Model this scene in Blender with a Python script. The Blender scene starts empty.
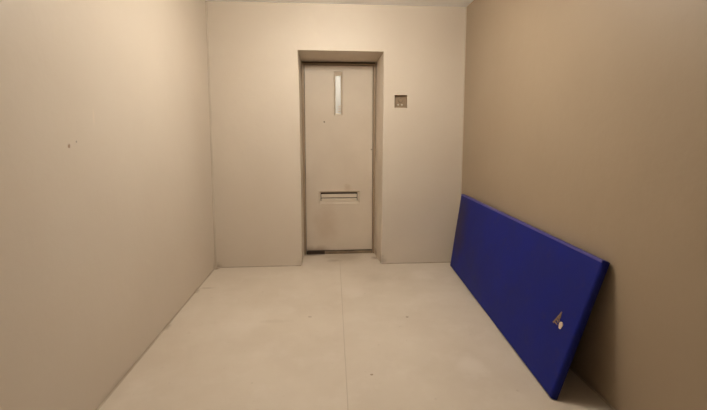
import bpy, bmesh, math, random
from mathutils import Vector, noise

S = bpy.context.scene
COL = S.collection
R = math.radians

# ------------------------------------------------------------------ camera, world, light, exposure
F_PX, W_PX, H_PX = 390.0, 707.0, 410.0
cam_d = bpy.data.cameras.new('camera')
cam_d.sensor_fit = 'HORIZONTAL'
cam_d.sensor_width = 36.0
cam_d.lens = 36.0 * F_PX / W_PX
cam_d.shift_x = 0.0
cam_d.shift_y = -(205.0 - 174.0) / W_PX
cam_d.clip_start = 0.02
cam = bpy.data.objects.new('camera', cam_d)
COL.objects.link(cam)
cam.location = (0, 0, 1.25)
cam.rotation_euler = (R(90 - 5.7), 0, R(-4.0))
S.camera = cam

world = bpy.data.worlds.new('world')
S.world = world
world.use_nodes = True
world.node_tree.nodes['Background'].inputs['Color'].default_value = (0.9, 0.8, 0.68, 1)
world.node_tree.nodes['Background'].inputs['Strength'].default_value = 0.02

S.view_settings.view_transform = 'Standard'
S.view_settings.look = 'None'
S.view_settings.gamma = 1
S.view_settings.exposure = 0.20
S.view_settings.use_curve_mapping = False


def area(name, loc, rot, sx, sy, power, color, spread=180):
    d = bpy.data.lights.new(name, 'AREA')
    d.shape = 'RECTANGLE'; d.size = sx; d.size_y = sy
    d.energy = power; d.color = color; d.spread = R(spread)
    o = bpy.data.objects.new(name, d)
    COL.objects.link(o); o.location = loc; o.rotation_euler = rot
    return o


LAMP = (0.10, 2.36)          # the cell's ceiling lamp
area('corridor_lamp_light', (0.12, 4.9, 2.3), (0, 0, 0), 0.5, 0.3, 12, (1.0, 0.95, 0.86))

# ------------------------------------------------------------------ materials
def mat(name):
    m = bpy.data.materials.new(name); m.use_nodes = True
    nt = m.node_tree
    return m, nt, nt.nodes['Principled BSDF']


def N(nt, typ, **kw):
    n = nt.nodes.new(typ)
    for k, v in kw.items():
        setattr(n, k, v)
    return n


def ramp(nt, src, stops):
    r = N(nt, 'ShaderNodeValToRGB')
    els = r.color_ramp.elements
    while len(els) < len(stops):
        els.new(0.5)
    for e, (p, c) in zip(els, stops):
        e.position = p
        e.color = (c, c, c, 1) if isinstance(c, (int, float)) else (*c, 1)
    nt.links.new(src, r.inputs[0])
    return r.outputs[0]


def noise_node(nt, co, scale, detail=4, rough=0.55, vec=(1, 1, 1)):
    mp = N(nt, 'ShaderNodeMapping'); mp.inputs['Scale'].default_value = vec
    nt.links.new(co, mp.inputs['Vector'])
    n = N(nt, 'ShaderNodeTexNoise')
    n.inputs['Scale'].default_value = scale
    n.inputs['Detail'].default_value = detail
    n.inputs['Roughness'].default_value = rough
    nt.links.new(mp.outputs[0], n.inputs['Vector'])
    return n.outputs['Fac']


def mix(nt, fac, a, b, typ='MIX'):
    m = N(nt, 'ShaderNodeMix', data_type='RGBA', blend_type=typ)
    for sock, v in ((m.inputs[0], fac), (m.inputs[6], a), (m.inputs[7], b)):
        if isinstance(v, (int, float)):
            sock.default_value = v
        elif isinstance(v, tuple):
            sock.default_value = (*v, 1)
        else:
            nt.links.new(v, sock)
    return m.outputs[2]


def math_n(nt, op, a, b=None, clamp=False):
    m = N(nt, 'ShaderNodeMath', operation=op); m.use_clamp = clamp
    for i, v in enumerate((a, b)):
        if v is None: continue
        if isinstance(v, (int, float)): m.inputs[i].default_value = v
        else: nt.links.new(v, m.inputs[i])
    return m.outputs[0]


def spot(nt, co, centre, radius, soft=0.6, stretch=(1, 1, 1)):
    """mask of one stain with a ragged edge round a point of the room"""
    sub = N(nt, 'ShaderNodeVectorMath', operation='SUBTRACT')
    nt.links.new(co, sub.inputs[0]); sub.inputs[1].default_value = centre
    mul = N(nt, 'ShaderNodeVectorMath', operation='MULTIPLY')
    nt.links.new(sub.outputs[0], mul.inputs[0]); mul.inputs[1].default_value = stretch
    ln = N(nt, 'ShaderNodeVectorMath', operation='LENGTH')
    nt.links.new(mul.outputs[0], ln.inputs[0])
    nz = noise_node(nt, co, 1.6 / radius, 3)
    d = math_n(nt, 'ADD', ln.outputs['Value'], math_n(nt, 'MULTIPLY', math_n(nt, 'SUBTRACT', nz, 0.5), radius * 0.9))
    mr = N(nt, 'ShaderNodeMapRange', interpolation_type='SMOOTHSTEP')
    nt.links.new(d, mr.inputs[0])
    mr.inputs[1].default_value = radius * (1 - soft); mr.inputs[2].default_value = radius
    mr.inputs[3].default_value = 1; mr.inputs[4].default_value = 0
    return mr.outputs[0]


def painted(name, base, dark, rough=0.5, mottle=1.3, bump=0.12, stains=(), spec=0.35, bscale=9):
    """gloss painted masonry or steel with faint mottling and the given stains"""
    m, nt, b = mat(name)
    geo = N(nt, 'ShaderNodeNewGeometry'); co = geo.outputs['Position']
    n1 = noise_node(nt, co, mottle, 5)
    c = mix(nt, ramp(nt, n1, [(0.35, 0.0), (0.7, 1.0)]), base, dark)
    n3 = noise_node(nt, co, 14, 4)
    c = mix(nt, math_n(nt, 'MULTIPLY', ramp(nt, n3, [(0.5, 0.0), (0.8, 1.0)]), 0.18), c, dark)
    for (ctr, rad, col, amt, soft, st) in stains:
        k = spot(nt, co, ctr, rad, soft, st)
        c = mix(nt, math_n(nt, 'MULTIPLY', k, amt), c, col)
    nt.links.new(c, b.inputs['Base Color'])
    b.inputs['Roughness'].default_value = rough
    b.inputs['Specular IOR Level'].default_value = spec
    bp = N(nt, 'ShaderNodeBump'); bp.inputs['Strength'].default_value = bump
    bp.inputs['Distance'].default_value = 0.02
    h = math_n(nt, 'ADD', noise_node(nt, co, bscale, 3), math_n(nt, 'MULTIPLY', noise_node(nt, co, 60, 3), 0.12))
    nt.links.new(h, bp.inputs['Height']); nt.links.new(bp.outputs[0], b.inputs['Normal'])
    return m


DIRT = (0.22, 0.135, 0.07)
ONE = (1, 1, 1)
PAINT = (0.68, 0.60, 0.50)
PAINT_D = (0.65, 0.565, 0.465)
m_wall = painted('wall_paint', PAINT, PAINT_D, 0.48, 1.1, 0.10)
m_wall_left = painted('wall_paint_left', PAINT, PAINT_D, 0.48, 1.1, 0.10, stains=[
    ((-1.055, 1.685, 1.205), 0.011, (0.30, 0.17, 0.09), 0.8, 0.5, ONE),
    ((-1.055, 1.735, 1.222), 0.006, (0.25, 0.22, 0.19), 0.7, 0.5, ONE),
    ((-1.055, 1.87, 1.33), 0.05, (0.75, 0.64, 0.52), 0.6, 0.5, (1, 7, 1)),
    ((-1.055, 3.12, 0.0), 0.05, DIRT, 0.35, 0.9, (1, .6, 2)),
    ((-1.055, 2.52, 0.0), 0.04, DIRT, 0.35, 0.9, (1, .6, 2)),
    ((-1.055, 3.64, 0.01), 0.07, DIRT, 0.35, 0.9, ONE),
    ((-1.055, 1.95, 0.0), 0.12, DIRT, 0.2, 0.9, (1, .3, 3)),
])
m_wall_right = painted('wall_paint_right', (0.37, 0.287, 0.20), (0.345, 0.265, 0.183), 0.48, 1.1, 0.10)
m_wall_back = painted('wall_paint_back', PAINT, PAINT_D, 0.45, 1.1, 0.12, stains=[
    ((-0.26, 3.666, 0.03), 0.05, DIRT, 0.15, 0.9, ONE),
    ((0.53, 3.68, 0.04), 0.07, DIRT, 0.4, 0.9, ONE),
    ((0.52, 3.95, 0.04), 0.10, DIRT, 0.5, 0.8, (1, 1, 2)),
    ((-1.03, 3.666, 0.0), 0.07, DIRT, 0.5, 0.9, ONE),
])
m_bead = painted('corner_sealant', (0.60, 0.52, 0.42), (0.54, 0.46, 0.365), 0.5, 6, 0.2)
m_skirt = painted('floor_edge_filler', (0.50, 0.425, 0.335), (0.40, 0.325, 0.24), 0.6, 5, 0.3)
m_ceiling = painted('ceiling_paint', (0.96, 0.965, 0.97), (0.945, 0.95, 0.955), 0.6, 1.0, 0.06)
m_door = painted('door_paint', (0.68, 0.59, 0.48), (0.63, 0.54, 0.435), 0.42, 2.2, 0.10, bscale=5, stains=[
    ((-0.018, 4.045, 1.385), 0.011, (0.10, 0.06, 0.03), 0.9, 0.5, ONE),
    ((0.47, 4.045, 1.10), 0.010, (0.16, 0.10, 0.06), 0.7, 0.5, ONE),
    ((0.0, 4.045, 0.33), 0.24, (0.50, 0.36, 0.24), 0.4, 0.95, (1.2, 1, .9)),
    ((-0.12, 4.045, 0.04), 0.13, DIRT, 0.45, 0.95, (.6, 1, 2)),
    ((0.22, 4.045, 0.70), 0.06, (0.45, 0.32, 0.2), 0.4, 0.9, ONE),
])
m_frame = painted('frame_paint', (0.37, 0.275, 0.185), (0.30, 0.22, 0.145), 0.45, 3, 0.15)
m_rub = painted('dark_gap_seal', (0.055, 0.035, 0.022), (0.035, 0.022, 0.014), 0.8, 5, 0.2)  # dark of the seals, also of the painted shade under the leaf
m_thr = painted('threshold_steel', (0.27, 0.20, 0.13), (0.15, 0.105, 0.065), 0.45, 7, 0.2)
m_plate = painted('call_plate_paint', (0.34, 0.255, 0.17), (0.28, 0.2, 0.13), 0.4, 9, 0.1)
m_pale = painted('pale_steel', (0.72, 0.66, 0.56), (0.6, 0.54, 0.45), 0.35, 20, 0.05)


def floor_material():
    m, nt, b = mat('floor_screed')
    geo = N(nt, 'ShaderNodeNewGeometry'); co = geo.outputs['Position']
    base, dark, light = (0.66, 0.58, 0.48), (0.61, 0.525, 0.425), (0.70, 0.625, 0.535)
    n1 = noise_node(nt, co, 1.7, 6, 0.6)
    c = mix(nt, ramp(nt, n1, [(0.36, 0.0), (0.68, 1.0)]), base, dark)
    n2 = noise_node(nt, co, 4.5, 5, 0.65)
    c = mix(nt, math_n(nt, 'MULTIPLY', ramp(nt, n2, [(0.52, 0.0), (0.72, 1.0)]), 0.5), c, light)
    n3 = noise_node(nt, co, 22, 3, 0.6)
    c = mix(nt, math_n(nt, 'MULTIPLY', ramp(nt, n3, [(0.68, 0.0), (0.76, 1.0)]), 0.30), c, (0.34, 0.25, 0.17))
    for (ctr, rad, amt, soft, st) in [
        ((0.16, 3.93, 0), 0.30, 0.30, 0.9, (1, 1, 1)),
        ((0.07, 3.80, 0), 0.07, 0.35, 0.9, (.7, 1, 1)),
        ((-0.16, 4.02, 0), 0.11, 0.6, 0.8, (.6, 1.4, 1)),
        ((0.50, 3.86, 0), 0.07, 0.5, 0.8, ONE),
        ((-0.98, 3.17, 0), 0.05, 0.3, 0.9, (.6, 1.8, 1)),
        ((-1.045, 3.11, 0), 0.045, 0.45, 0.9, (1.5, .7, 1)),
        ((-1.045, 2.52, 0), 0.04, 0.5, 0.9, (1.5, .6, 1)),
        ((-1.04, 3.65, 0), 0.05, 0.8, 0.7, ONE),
        ((-0.12, 2.60, 0), 0.018, 0.4, 0.6, ONE),
        
        ((0.55, 2.55, 0), 0.014, 0.6, 0.5, ONE),
        ((0.23, 1.92, 0), 0.010, 0.7, 0.5, ONE),
        ((-0.36, 2.55, 0), 0.06, 0.12, 0.95, (.4, 1.5, 1)),
        ((0.45, 3.30, 0), 0.16, 0.10, 0.9, ONE),
    ]:
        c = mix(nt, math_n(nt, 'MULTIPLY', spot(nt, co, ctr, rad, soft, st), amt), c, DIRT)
    for (ctr, rad, amt) in [((0.22, 3.0, 0), 0.13, 0.5), ((0.78, 1.95, 0), 0.12, 0.6),
                            ((0.85, 3.35, 0), 0.14, 0.5), ((-0.55, 2.55, 0), 0.2, 0.3)]:
        c = mix(nt, math_n(nt, 'MULTIPLY', spot(nt, co, ctr, rad, 0.8, (1, .8, 1)), amt), c, (0.72, 0.64, 0.55))
    nt.links.new(c, b.inputs['Base Color'])
    rr = ramp(nt, n1, [(0.3, 0.42), (0.7, 0.62)])
    nt.links.new(rr, b.inputs['Roughness'])
    b.inputs['Specular IOR Level'].default_value = 0.3
    bp = N(nt, 'ShaderNodeBump'); bp.inputs['Strength'].default_value = 0.12
    bp.inputs['Distance'].default_value = 0.02
    nt.links.new(noise_node(nt, co, 7, 4), bp.inputs['Height'])
    nt.links.new(bp.outputs[0], b.inputs['Normal'])
    return m


m_floor = floor_material()


def vinyl():
    m, nt, b = mat('blue_vinyl')
    tc = N(nt, 'ShaderNodeTexCoord'); co = tc.outputs['Object']
    n1 = noise_node(nt, co, 3.0, 5, 0.6)
    c = mix(nt, ramp(nt, n1, [(0.35, 0.0), (0.7, 1.0)]), (0.010, 0.017, 0.20), (0.014, 0.019, 0.155))
    n2 = noise_node(nt, co, 11, 5, 0.7)
    c = mix(nt, math_n(nt, 'MULTIPLY', ramp(nt, n2, [(0.55, 0.0), (0.8, 1.0)]), 0.35), c, (0.05, 0.038, 0.07))
    # scuffed far end
    geo = N(nt, 'ShaderNodeNewGeometry')
    k = spot(nt, geo.outputs['Position'], (1.22, 3.50, 0.42), 0.42, 0.9, (1, 1.3, 1))
    c = mix(nt, math_n(nt, 'MULTIPLY', k, 0.75), c, (0.040, 0.028, 0.060))
    nt.links.new(c, b.inputs['Base Color'])
    b.inputs['Roughness'].default_value = 0.5
    b.inputs['Specular IOR Level'].default_value = 0.12
    bp = N(nt, 'ShaderNodeBump'); bp.inputs['Strength'].default_value = 0.25
    bp.inputs['Distance'].default_value = 0.006
    nt.links.new(math_n(nt, 'ADD', noise_node(nt, co, 5, 3), math_n(nt, 'MULTIPLY', noise_node(nt, co, 90, 2), 0.1)), bp.inputs['Height'])
    nt.links.new(bp.outputs[0], b.inputs['Normal'])
    return m


m_vinyl = vinyl()


def simple(name, col, rough=0.5, metal=0.0):
    m, nt, b = mat(name)
    tc = N(nt, 'ShaderNodeTexCoord')
    n = noise_node(nt, tc.outputs['Object'], 40, 3)
    nt.links.new(mix(nt, math_n(nt, 'MULTIPLY', n, 0.3), col, tuple(x * 0.7 for x in col)), b.inputs['Base Color'])
    b.inputs['Roughness'].default_value = rough; b.inputs['Metallic'].default_value = metal
    return m


m_lit_blue = simple('lit_edge_blue', (0.058, 0.050, 0.26), 0.45)  # paler than the vinyl: light on the mattress's top edge, painted in
m_logo = simple('cream_print', (0.72, 0.56, 0.40), 0.6)
m_logo_o = simple('tan_print', (0.27, 0.17, 0.10), 0.6)
m_seamline = simple('floor_joint_filler', (0.54, 0.455, 0.36), 0.7)
m_metal = simple('fixture_metal', (0.7, 0.68, 0.64), 0.4, 0.2)

m_glass, nt, b = mat('wired_glass')
b.inputs['Base Color'].default_value = (0.8, 0.78, 0.74, 1); b.inputs['Roughness'].default_value = 0.25
tr = N(nt, 'ShaderNodeBsdfTransparent'); tr.inputs[0].default_value = (0.9, 0.9, 0.88, 1)
ms = N(nt, 'ShaderNodeMixShader'); ms.inputs[0].default_value = 0.45
nt.links.new(tr.outputs[0], ms.inputs[1]); nt.links.new(b.outputs[0], ms.inputs[2])
nt.links.new(ms.outputs[0], nt.nodes['Material Output'].inputs['Surface'])

m_diff, nt, b = mat('lamp_diffuser')
b.inputs['Base Color'].default_value = (0.9, 0.88, 0.84, 1)
b.inputs['Emission Color'].default_value = (1, 0.92, 0.80, 1); b.inputs['Emission Strength'].default_value = 22.5


# ------------------------------------------------------------------ mesh helpers
def link(name, bm, m, parent=None, smooth=False, kind=None):
    me = bpy.data.meshes.new(name)
    bmesh.ops.recalc_face_normals(bm, faces=bm.faces[:])
    bm.to_mesh(me); bm.free()
    if m: me.materials.append(m)
    if smooth:
        for p in me.polygons: p.use_smooth = True
    o = bpy.data.objects.new(name, me); COL.objects.link(o)
    if parent: o.parent = parent
    if kind: o['kind'] = kind
    return o


def add_box(bm, x0, x1, y0, y1, z0, z1, bev=0.0, seg=2):
    g = bmesh.ops.create_cube(bm, size=1)
    for v in g['verts']:
        v.co = Vector((x0 + (v.co.x + .5) * (x1 - x0), y0 + (v.co.y + .5) * (y1 - y0), z0 + (v.co.z + .5) * (z1 - z0)))
    if bev:
        vs = set(g['verts'])
        es = [e for e in bm.edges if e.verts[0] in vs and e.verts[1] in vs]
        bmesh.ops.bevel(bm, geom=es, offset=bev, segments=seg, affect='EDGES', profile=0.5)


def box(name, dims, m, parent=None, bev=0.0, kind=None, seg=2):
    bm = bmesh.new(); add_box(bm, *dims, bev=bev, seg=seg)
    return link(name, bm, m, parent, kind=kind)


def empty(name, loc, label=None, cat=None, kind=None):
    o = bpy.data.objects.new(name, None); COL.objects.link(o)
    o.location = loc; o.empty_display_size = 0.1
    if label: o['label'] = label
    if cat: o['category'] = cat
    if kind: o['kind'] = kind
    return o


def slab_holes(bm, xs, zs, y0, y1, holes, warp=None):
    """solid slab in the XZ plane; holes = set of (i,j) cells left open"""
    V = {}
    def v(i, j, s):
        k = (i, j, s)
        if k not in V:
            x, z = xs[i], zs[j]
            if warp: x = warp(x, z, i, j)
            V[k] = bm.verts.new((x, (y0, y1)[s], z))
        return V[k]
    nx, nz = len(xs) - 1, len(zs) - 1
    solid = lambda i, j: 0 <= i < nx and 0 <= j < nz and (i, j) not in holes
    for i in range(nx):
        for j in range(nz):
            if not solid(i, j): continue
            bm.faces.new([v(i, j, 0), v(i + 1, j, 0), v(i + 1, j + 1, 0), v(i, j + 1, 0)])
            bm.faces.new([v(i, j, 1), v(i, j + 1, 1), v(i + 1, j + 1, 1), v(i + 1, j, 1)])
            for (di, dj, a, b_) in ((-1, 0, (i, j), (i, j + 1)), (1, 0, (i + 1, j), (i + 1, j + 1)),
                                    (0, -1, (i, j), (i + 1, j)), (0, 1, (i, j + 1), (i + 1, j + 1))):
                if not solid(i + di, j + dj):
                    bm.faces.new([v(*a, 0), v(*b_, 0), v(*b_, 1), v(*a, 1)])


def bezel(bm, ox0, ox1, oz0, oz1, ix0, ix1, iz0, iz1, yf, yb, lip=0.004):
    """a surround whose faces slope from the outer rectangle at yf inwards to the inner one at yb, solid behind"""
    def ring(x0, x1, z0, z1, y):
        return [bm.verts.new((x0, y, z0)), bm.verts.new((x1, y, z0)), bm.verts.new((x1, y, z1)), bm.verts.new((x0, y, z1))]
    A = ring(ox0 - lip, ox1 + lip, oz0 - lip, oz1 + lip, yf + lip)
    B = ring(ox0, ox1, oz0, oz1, yf)
    C = ring(ix0, ix1, iz0, iz1, yb)
    D = ring(ix0, ix1, iz0, iz1, yb + 0.008)
    E = ring(ox0 - lip, ox1 + lip, oz0 - lip, oz1 + lip, yb + 0.008)
    for P, Q in ((A, B), (B, C), (C, D), (D, E), (E, A)):
        for k in range(4):
            bm.faces.new([P[k], P[(k + 1) % 4], Q[(k + 1) % 4], Q[k]])


# ------------------------------------------------------------------ the room
XL, XR, YB, YF, ZC = -1.055, 1.305, 3.666, -1.3, 2.43
OX0, OX1, OZ = -0.252, 0.538, 2.018             # door opening
T = 0.46                                        # back wall thickness
CX0, CX1, CZ0, CZ1 = 0.641, 0.761, 1.503, 1.623  # call box niche

# floor (room and corridor)
bm = bmesh.new(); add_box(bm, XL - 0.2, XR + 0.2, YF - 0.2, 5.6, -0.12, 0)
link('floor', bm, m_floor, kind='structure')
bm = bmesh.new()
add_box(bm, XL - 0.2, XR + 0.2, YF - 0.2, 5.6, ZC, ZC + 0.12)
link('ceiling', bm, m_ceiling, kind='structure')
box('wall_left', (XL - 0.2, XL, YF - 0.2, 5.6, 0, ZC), m_wall_left, kind='structure')
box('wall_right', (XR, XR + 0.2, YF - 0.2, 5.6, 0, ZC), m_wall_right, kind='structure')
box('wall_front', (XL, XR, YF - 0.2, YF, 0, ZC), m_wall, kind='structure')
box('wall_corridor', (XL, XR, 5.45, 5.6, 0, ZC), m_ceiling, kind='structure')

# back wall with the deep doorway and the call box niche
xs = [XL, OX0, OX1, CX0, CX1, XR]
zs = [0, 0.5, CZ0, CZ1, OZ, ZC]
holes = {(1, j) for j in range(4)}
bm = bmesh.new()
def taper(x, z, i, j):
    return x + (0.004 if i == 1 else -0.006 if i == 2 else 0) * (1 - z / OZ if z < OZ else 0) * 2
slab_holes(bm, xs, zs, YB, YB + T, holes | {(3, 2)}, taper)
es = []
for e in bm.edges:
    a, b_ = e.verts
    if abs(a.co.y - YB) < 1e-5 and abs(b_.co.y - YB) < 1e-5 and len(e.link_faces) == 2:
        n = [f.normal.copy() for f in e.link_faces]
        for f in e.link_faces: f.normal_update()
        if abs(e.link_faces[0].normal.dot(e.link_faces[1].normal)) < 0.3:
            m_ = (a.co + b_.co) / 2
            if OX0 - .02 < m_.x < OX1 + .02 and 0.01 < m_.z < OZ + .01 or (CX0 - .01 < m_.x < CX1 + .01 and CZ0 - .01 < m_.z < CZ1 + .01):
                es.append(e)
bmesh.ops.bevel(bm, geom=es, offset=0.007, segments=3, affect='EDGES', profile=0.5)
for v in bm.verts:
    if abs(v.co.y - YB - T) < 1e-5:
        if OZ - .01 < v.co.z < OZ + .01: v.co.z -= 0.044
        if v.co.z < OZ + .01:
            if abs(v.co.x - OX0) < .02: v.co.x += 0.010
            if abs(v.co.x - OX1) < .02: v.co.x -= 0.031
link('wall_back', bm, m_wall_back, kind='structure')

# sealant beads in the room's corners, slightly uneven
def bead(name, p0, p1, nx, ny, r, m=m_bead, seed=0):
    bm = bmesh.new()
    p0, p1 = Vector(p0), Vector(p1)
    nx, ny = Vector(nx), Vector(ny)
    n, rows = 48, []
    for i in range(n + 1):
        t = i / n; p = p0.lerp(p1, t)
        rr = r * (1 + 0.35 * noise.noise(Vector((seed * 7.1, t * 14, 0))))
        row = [bm.verts.new(p)]
        for k in range(5):
            a = k / 4 * math.pi / 2
            # concave cove profile
            u = rr * (1 - math.sin(a)); w = rr * (1 - math.cos(a))
            row.append(bm.verts.new(p + nx * u + ny * w))
        rows.append(row)
    for i in range(n):
        for k in range(6):
            a, b_, c, d = rows[i][k], rows[i][(k + 1) % 6], rows[i + 1][(k + 1) % 6], rows[i + 1][k]
            bm.faces.new([a, b_, c, d])
    bm.faces.new(rows[0]); bm.faces.new(rows[-1])
    return link(name, bm, m, smooth=False, kind='structure')


bead('trim_1', (XL, YB, 0), (XL, YB, ZC), (1, 0, 0), (0, -1, 0), 0.014, seed=1)
bead('trim_2', (XR, YB, 0), (XR, YB, ZC), (-1, 0, 0), (0, -1, 0), 0.009, seed=2)
bead('trim_3', (XL, YF, 0), (XL, YB, 0), (1, 0, 0), (0, 0, 1), 0.009, m=m_skirt, seed=3)
bead('trim_4', (XR, YF, 0), (XR, YB, 0), (-1, 0, 0), (0, 0, 1), 0.008, m=m_skirt, seed=4)
bead('trim_5', (XL, YB, 0), (OX0 + .004, YB, 0), (0, -1, 0), (0, 0, 1), 0.008, m=m_skirt, seed=5)
bead('trim_6', (OX1 - .008, YB, 0), (XR, YB, 0), (0, -1, 0), (0, 0, 1), 0.008, m=m_skirt, seed=6)

# filled joint running down the floor
bm = bmesh.new()
n = 60; rows = []
for i in range(n + 1):
    t = i / n; y = YF + (3.93 - YF) * t
    x = 0.062 + 0.0175 * y + 0.0015 * noise.noise(Vector((y * 3, 0, 0)))
    w = 0.0022 + 0.0008 * noise.noise(Vector((y * 6, 3, 0)))
    rows.append([bm.verts.new((x - w, y, 0.0)), bm.verts.new((x, y, 0.0008)), bm.verts.new((x + w, y, 0.0))])
for i in range(n):
    for k in range(2):
        bm.faces.new([rows[i][k], rows[i][k + 1], rows[i + 1][k + 1], rows[i + 1][k]])
link('trim_7', bm, m_seamline, kind='structure')

# ------------------------------------------------------------------ the door
YL = 4.045                                      # front of the leaf
LX0, LX1, LZ0, LZ1 = -0.213, 0.480, 0.036, 1.950
WX0, WX1, WZ0, WZ1 = 0.082, 0.170, 1.452, 1.892     # vision slot, outer
HX0, HX1, HZ0, HZ1 = -0.083, 0.350, 0.532, 0.668     # hatch, outer
door = empty('door_1', (0.13, YL, 0), kind='structure')


def dpart(name, bm, m, parent=door, smooth=False):
    o = link(name, bm, m, None, smooth)
    o.parent = parent
    base = parent.matrix_world.copy() if False else None
    # geometry is in room coordinates: shift it to the parent's frame
    off = Vector((0, 0, 0)); p = parent
    while p:
        off += Vector(p.location); p = p.parent
    for v in o.data.vertices: v.co -= off
    return o


# steel frame: two jambs and a head with a rebate
bm = bmesh.new()
jl0, jr1, jz = OX0 + 0.007, OX1 - 0.024, OZ - 0.036
add_box(bm, jl0 + .004, LX0 - 0.004, YL - 0.030, YL + 0.06, 0.0, jz - .001, 0.003)
add_box(bm, LX1 + 0.004, jr1 - .006, YL - 0.030, YL + 0.06, 0.0, jz - .001, 0.003)
add_box(bm, LX0 - 0.004, LX1 + 0.004, YL - 0.024, YL + 0.06, LZ1 + 0.006, jz - .001, 0.003)
dpart('door_frame', bm, m_frame)
# dark seal behind the gaps
bm = bmesh.new()
add_box(bm, LX0 - 0.004, LX0 + 0.012, YL + 0.047, YL + 0.06, 0.0, LZ1 + .006)
add_box(bm, LX1 - 0.012, LX1 + 0.004, YL + 0.047, YL + 0.06, 0.0, LZ1 + .006)
add_box(bm, LX0 + .012, LX1 - .012, YL + 0.047, YL + 0.06, LZ1 - 0.01, LZ1 + .006)
add_box(bm, LX0 + .012, LX1 - .012, YL + 0.047, YL + 0.06, 0.0, LZ0 + .006)
dpart('dark_gap_seal', bm, m_rub)
bm = bmesh.new()
add_box(bm, jl0 + .006, LX1 + .02, YL - 0.036, YL - 0.030, jz - .013, jz - .004)
dpart('head_gasket', bm, m_rub)
# threshold
bm = bmesh.new(); add_box(bm, LX0 - 0.003, LX1 + 0.003, YL - 0.022, YL + 0.046, 0.0, 0.026, 0.004)
dpart('threshold', bm, m_thr)
bm = bmesh.new(); add_box(bm, LX0 + 0.0, LX0 + 0.19, YL - 0.027, YL - 0.004, 0.0, 0.034, 0.003)  # black strip standing in for the shade in the gap under the leaf
dpart('gap_shade_strip', bm, m_rub)

# leaf with the two openings
bm = bmesh.new()
lx = [LX0, HX0, WX0, WX1, HX1, LX1]
lz = [LZ0, HZ0, HZ1, WZ0, WZ1, LZ1]
slab_holes(bm, lx, lz, YL, YL + 0.046, {(2, 3), (1, 1), (2, 1), (3, 1)})
dpart('door_leaf', bm, m_door)

# narrow vision window: sloped surround, glass, glazing wires
bm = bmesh.new()
bezel(bm, WX0, WX1, WZ0, WZ1, WX0 + 0.018, WX1 - 0.017, WZ0 + .02, WZ1 - .04, YL - 0.003, YL + 0.026)
vw = dpart('window_surround', bm, m_door)
bm = bmesh.new(); add_box(bm, WX0 + .012, WX1 - .012, YL + 0.026, YL + 0.032, WZ0 + .014, WZ1 - .034)
dpart('window_pane', bm, m_glass)
bm = bmesh.new()
for k in range(3):
    z = WZ0 + 0.035 + k * 0.026
    add_box(bm, WX0 + .044, WX1 - .016, YL + 0.020, YL + 0.026, z, z + 0.009)
dpart('window_louvre', bm, m_frame)

# hatch: sloped surround, recessed flap with a lip, dark slit above
bm = bmesh.new()
bezel(bm, HX0, HX1, HZ0, HZ1, HX0 + .022, HX1 - .024, HZ0 + .028, HZ1 - .018, YL - 0.003, YL + 0.024)
hs = dpart('hatch_surround', bm, m_door)
bm = bmesh.new()
add_box(bm, HX0 + .028, HX1 - .030, YL + .026, YL + .040, HZ0 + .062, HZ1 - .036, 0.003)
add_box(bm, HX0 + .028, HX1 - .030, YL + .014, YL + .040, HZ0 + .026, HZ0 + .054, 0.004)
dpart('hatch_flap', bm, m_door)
bm = bmesh.new(); add_box(bm, HX0 + .008, HX1 - .008, YL + .0405, YL + .045, HZ0 + .008, HZ1 - .008)
dpart('hatch_backing', bm, m_rub)

# ------------------------------------------------------------------ call panel in its niche
cp = empty('call_panel', ((CX0 + CX1) / 2, YB + 0.0, CZ0),
           'small square brown call panel set into the wall right of the door', 'call panel')


def cpart(name, bm, m, parent=cp, smooth=False):
    return dpart(name, bm, m, parent, smooth)


bm = bmesh.new()
add_box(bm, CX0 - .0, CX1 + .0, YB + 0.028, YB + 0.040, CZ0 - .0, CZ1 + .0)
cpart('back_plate', bm, m_plate)
bm = bmesh.new()
bezel(bm, CX0 + .0, CX1 - .0, CZ0 + .0, CZ1 - .0, CX0 + .006, CX1 - .006, CZ0 + .006, CZ1 - .008, YB + 0.006, YB + .020, lip=0.0005)
cpart('rim', bm, m_plate)
def disc(bm, x, z, y0, y1, r, seg=24, dome=0.0):
    rings = []
    prof = [(r, y1), (r, y0 + 0.3 * (y1 - y0)), (r * .8, y0), (r * .35, y0 - dome)]
    for rr, yy in prof:
        rings.append([bm.verts.new((x + rr * math.cos(2 * math.pi * k / seg), yy, z + rr * math.sin(2 * math.pi * k / seg))) for k in range(seg)])
    for a, b_ in zip(rings, rings[1:]):
        for k in range(seg):
            bm.faces.new([a[k], a[(k + 1) % seg], b_[(k + 1) % seg], b_[k]])
    bm.faces.new(rings[0]); bm.faces.new(rings[-1])
def ring_mesh(bm, x, z, y, R0, r, seg=28, ms=8):
    rows = []
    for i in range(seg):
        a = 2 * math.pi * i / seg
        rows.append([bm.verts.new((x + (R0 + r * math.cos(2 * math.pi * k / ms)) * math.cos(a), y + r * math.sin(2 * math.pi * k / ms),
                                   z + (R0 + r * math.cos(2 * math.pi * k / ms)) * math.sin(a))) for k in range(ms)])
    for i in range(seg):
        for k in range(ms):
            bm.faces.new([rows[i][k], rows[(i + 1) % seg][k], rows[(i + 1) % seg][(k + 1) % ms], rows[i][(k + 1) % ms]])
bm = bmesh.new(); disc(bm, 0.702, 1.575, YB + .020, YB + .029, 0.017)
bt = cpart('call_button', bm, m_frame)
bm = bmesh.new(); ring_mesh(bm, 0.702, 1.575, YB + .026, 0.020, 0.0035)
cpart('button_ring', bm, m_thr)
for x in (0.680, 0.716):
    bm = bmesh.new(); disc(bm, x, 1.533, YB + .018, YB + .029, 0.0085, dome=0.002)
    cpart('indicator', bm, m_pale)

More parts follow.
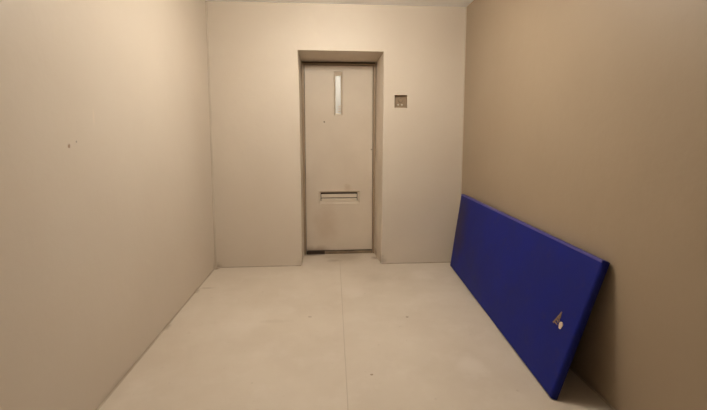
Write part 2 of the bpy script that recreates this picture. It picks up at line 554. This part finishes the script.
# ------------------------------------------------------------------ ceiling lamp (above the frame)
cl = empty('ceiling_light', (LAMP[0], LAMP[1], ZC),
           'flat rectangular lamp on the white ceiling, the only lamp of the cell', 'ceiling light')
bm = bmesh.new(); add_box(bm, LAMP[0] - .39, LAMP[0] + .39, LAMP[1] - .17, LAMP[1] + .17, ZC - .03, ZC, 0.008)
dpart('housing', bm, m_metal, cl)
bm = bmesh.new(); add_box(bm, LAMP[0] - .38, LAMP[0] + .38, LAMP[1] - .16, LAMP[1] + .16, ZC - .175, ZC - .03, 0.03)
dpart('diffuser', bm, m_diff, cl)

# ------------------------------------------------------------------ the blue mattress leaning on the right wall
def mattress():
    TH = 0.042
    # front face corners: bottom near, bottom far, top near, top far
    BN, BF = Vector((1.050, 1.662, 0.0)), Vector((1.170, 3.545, 0.0))
    TN, TF = Vector((1.262, 1.650, 0.667)), Vector((1.262, 3.545, 0.690))
    NU, NV = 60, 26
    def face(u, v):
        a = BN.lerp(BF, u); b_ = TN.lerp(TF, u)
        p = a.lerp(b_, v)
        du = (BF - BN).lerp(TF - TN, v); dv = b_ - a
        n = dv.cross(du).normalized()
        if n.x > 0: n = -n                      # front points into the room
        return p, n
    bm = bmesh.new()
    # rounded outline: superellipse style edge profile
    e_u, e_v = 0.0048, 0.0127                     # edge roll as a share of the length / height
    def edge(t, e):
        d = min(t, 1 - t)
        if d >= e: return 0.0
        k = 1 - d / e
        return 1 - math.sqrt(max(0.0, 1 - k * k))
    us = sorted(set([0, .0003, .001, .002, .0033, .0048, .0065, .0085] + [i / NU for i in range(1, NU)] + [1 - .0048, 1 - .0033, 1 - .002, 1 - .001, 1 - .0003, 1]))
    vs = sorted(set([0, .0008, .0025, .0055, .009, .0127] + [i / NV for i in range(1, NV)] + [1 - .0127, 1 - .009, 1 - .0055, 1 - .0025, 1 - .0008, 1]))
    fr, bk = [], []
    for u in us:
        rf, rb = [], []
        for v in vs:
            p, n = face(u, v)
            r = max(edge(u, e_u) * 0.009, edge(v, e_v) * 0.009, (edge(u, 0.0085) * 0.017 if u < 0.5 else 0))
            wob = 0.0022 * noise.noise(Vector((u * 7, v * 3, 1.7))) * math.sin(math.pi * min(1, max(0, v)))
            sag = 0.0
            rf.append(bm.verts.new(p - n * (r - wob)))
            rb.append(bm.verts.new(p - n * (TH - min(r, 0.009))))
        fr.append(rf); bk.append(rb)
    a, c = len(us), len(vs)
    for i in range(a - 1):
        for j in range(c - 1):
            bm.faces.new([fr[i][j], fr[i + 1][j], fr[i + 1][j + 1], fr[i][j + 1]])
            bm.faces.new([bk[i][j], bk[i][j + 1], bk[i + 1][j + 1], bk[i + 1][j]])
    for i in range(a - 1):
        bm.faces.new([fr[i][0], fr[i + 1][0], bk[i + 1][0], bk[i][0]])
        bm.faces.new([fr[i][-1], fr[i + 1][-1], bk[i + 1][-1], bk[i][-1]])
    for j in range(c - 1):
        bm.faces.new([fr[0][j], fr[0][j + 1], bk[0][j + 1], bk[0][j]])
        bm.faces.new([fr[-1][j], fr[-1][j + 1], bk[-1][j + 1], bk[-1][j]])
    lo = min(v.co.z for v in bm.verts); hi = max(v.co.x for v in bm.verts)
    dx = XR - 0.001 - hi
    for v in bm.verts:
        v.co.z -= lo; v.co.x += dx if dx < 0 else 0
    off = Vector((dx if dx < 0 else 0, 0, -lo))
    root = empty('mattress', (1.14, 2.6, 0), 'blue vinyl foam mattress leaning on its long edge against the right wall', 'mattress')
    ob = dpart('cover', bm, m_vinyl, root, True)
    # added strip in paler blue, painting the light on the top edge
    def lit_strip(path, w_face, w_side, name):
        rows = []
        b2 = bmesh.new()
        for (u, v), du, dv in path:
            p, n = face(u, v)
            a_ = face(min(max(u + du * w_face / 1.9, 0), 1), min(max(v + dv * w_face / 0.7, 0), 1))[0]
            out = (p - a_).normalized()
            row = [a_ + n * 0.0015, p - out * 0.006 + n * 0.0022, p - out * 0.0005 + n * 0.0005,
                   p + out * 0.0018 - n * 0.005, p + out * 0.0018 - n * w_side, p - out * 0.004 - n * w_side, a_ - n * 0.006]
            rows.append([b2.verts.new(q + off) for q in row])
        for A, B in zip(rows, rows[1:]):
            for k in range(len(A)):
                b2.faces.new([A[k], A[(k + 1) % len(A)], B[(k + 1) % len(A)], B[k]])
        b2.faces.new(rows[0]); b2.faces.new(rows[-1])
        o = dpart(name, b2, m_lit_blue, root)
        o['label'] = 'paler blue strip with the top light painted in'
    lit_strip([((u, 1.0), 0, -1) for u in [0.004 + i / 60 * 0.992 for i in range(61)]], 0.012, 0.030, 'lit_top_strip')
    # worn print near the close end
    def on(u, v, lift):
        p, n = face(u, v)
        return p + n * lift + off
    return root, ob, on


mroot, mcover, on_mat = mattress()


def print_blob(name, pts, lift, m):
    """flat print on the cover: pts are (u, v) outline points"""
    bm = bmesh.new()
    f = [bm.verts.new(on_mat(u, v, lift)) for u, v in pts]
    g = [bm.verts.new(on_mat(u, v, lift - 0.003)) for u, v in pts]
    bm.faces.new(f); bm.faces.new(g[::-1])
    for k in range(len(f)):
        bm.faces.new([f[k], f[(k + 1) % len(f)], g[(k + 1) % len(f)], g[k]])
    return bm


U0, V0 = 0.058, 0.455
def uvp(dx, dz):          # metres along the cover / up the cover, from the print's centre
    return (U0 + dx / 1.9, V0 + dz / 0.71)
# round cream dot
pts = [uvp(0.0135 * math.cos(a) * (1 + .12 * math.sin(3 * a)), 0.019 * math.sin(a)) for a in [2 * math.pi * k / 18 for k in range(18)]]
bm = print_blob('x', pts, 0.0030, m_logo)
o = dpart('printed_dot', bm, m_logo, mcover); o['label'] = 'worn cream printed dot'
# tan scribble running up beside it
bm = bmesh.new()
random.seed(4)
for (ax, az, bx, bz, w) in [(0.026, 0.060, 0.036, 0.030, .0035), (0.036, 0.034, 0.048, 0.006, .004), (0.048, 0.008, 0.060, -0.016, .0035),
                            (0.026, 0.056, 0.022, 0.028, .003), (0.030, 0.030, 0.020, 0.010, .003), (0.040, 0.012, 0.024, 0.002, .003),
                            (0.052, -0.006, 0.026, -0.010, .003), (0.040, 0.028, 0.026, 0.020, .0028)]:
    d = Vector((bx - ax, bz - az)); n = Vector((-d.y, d.x)).normalized() * w
    q = [(ax + n.x, az + n.y), (bx + n.x, bz + n.y), (bx - n.x, bz - n.y), (ax - n.x, az - n.y)]
    f = [bm.verts.new(on_mat(*uvp(*p), 0.0026)) for p in q]
    g = [bm.verts.new(on_mat(*uvp(*p), -0.0006)) for p in q]
    bm.faces.new(f); bm.faces.new(g[::-1])
    for k in range(4): bm.faces.new([f[k], f[(k + 1) % 4], g[(k + 1) % 4], g[k]])
o = dpart('printed_mark', bm, m_logo_o, mcover); o['label'] = 'tan worn printed triangular mark'
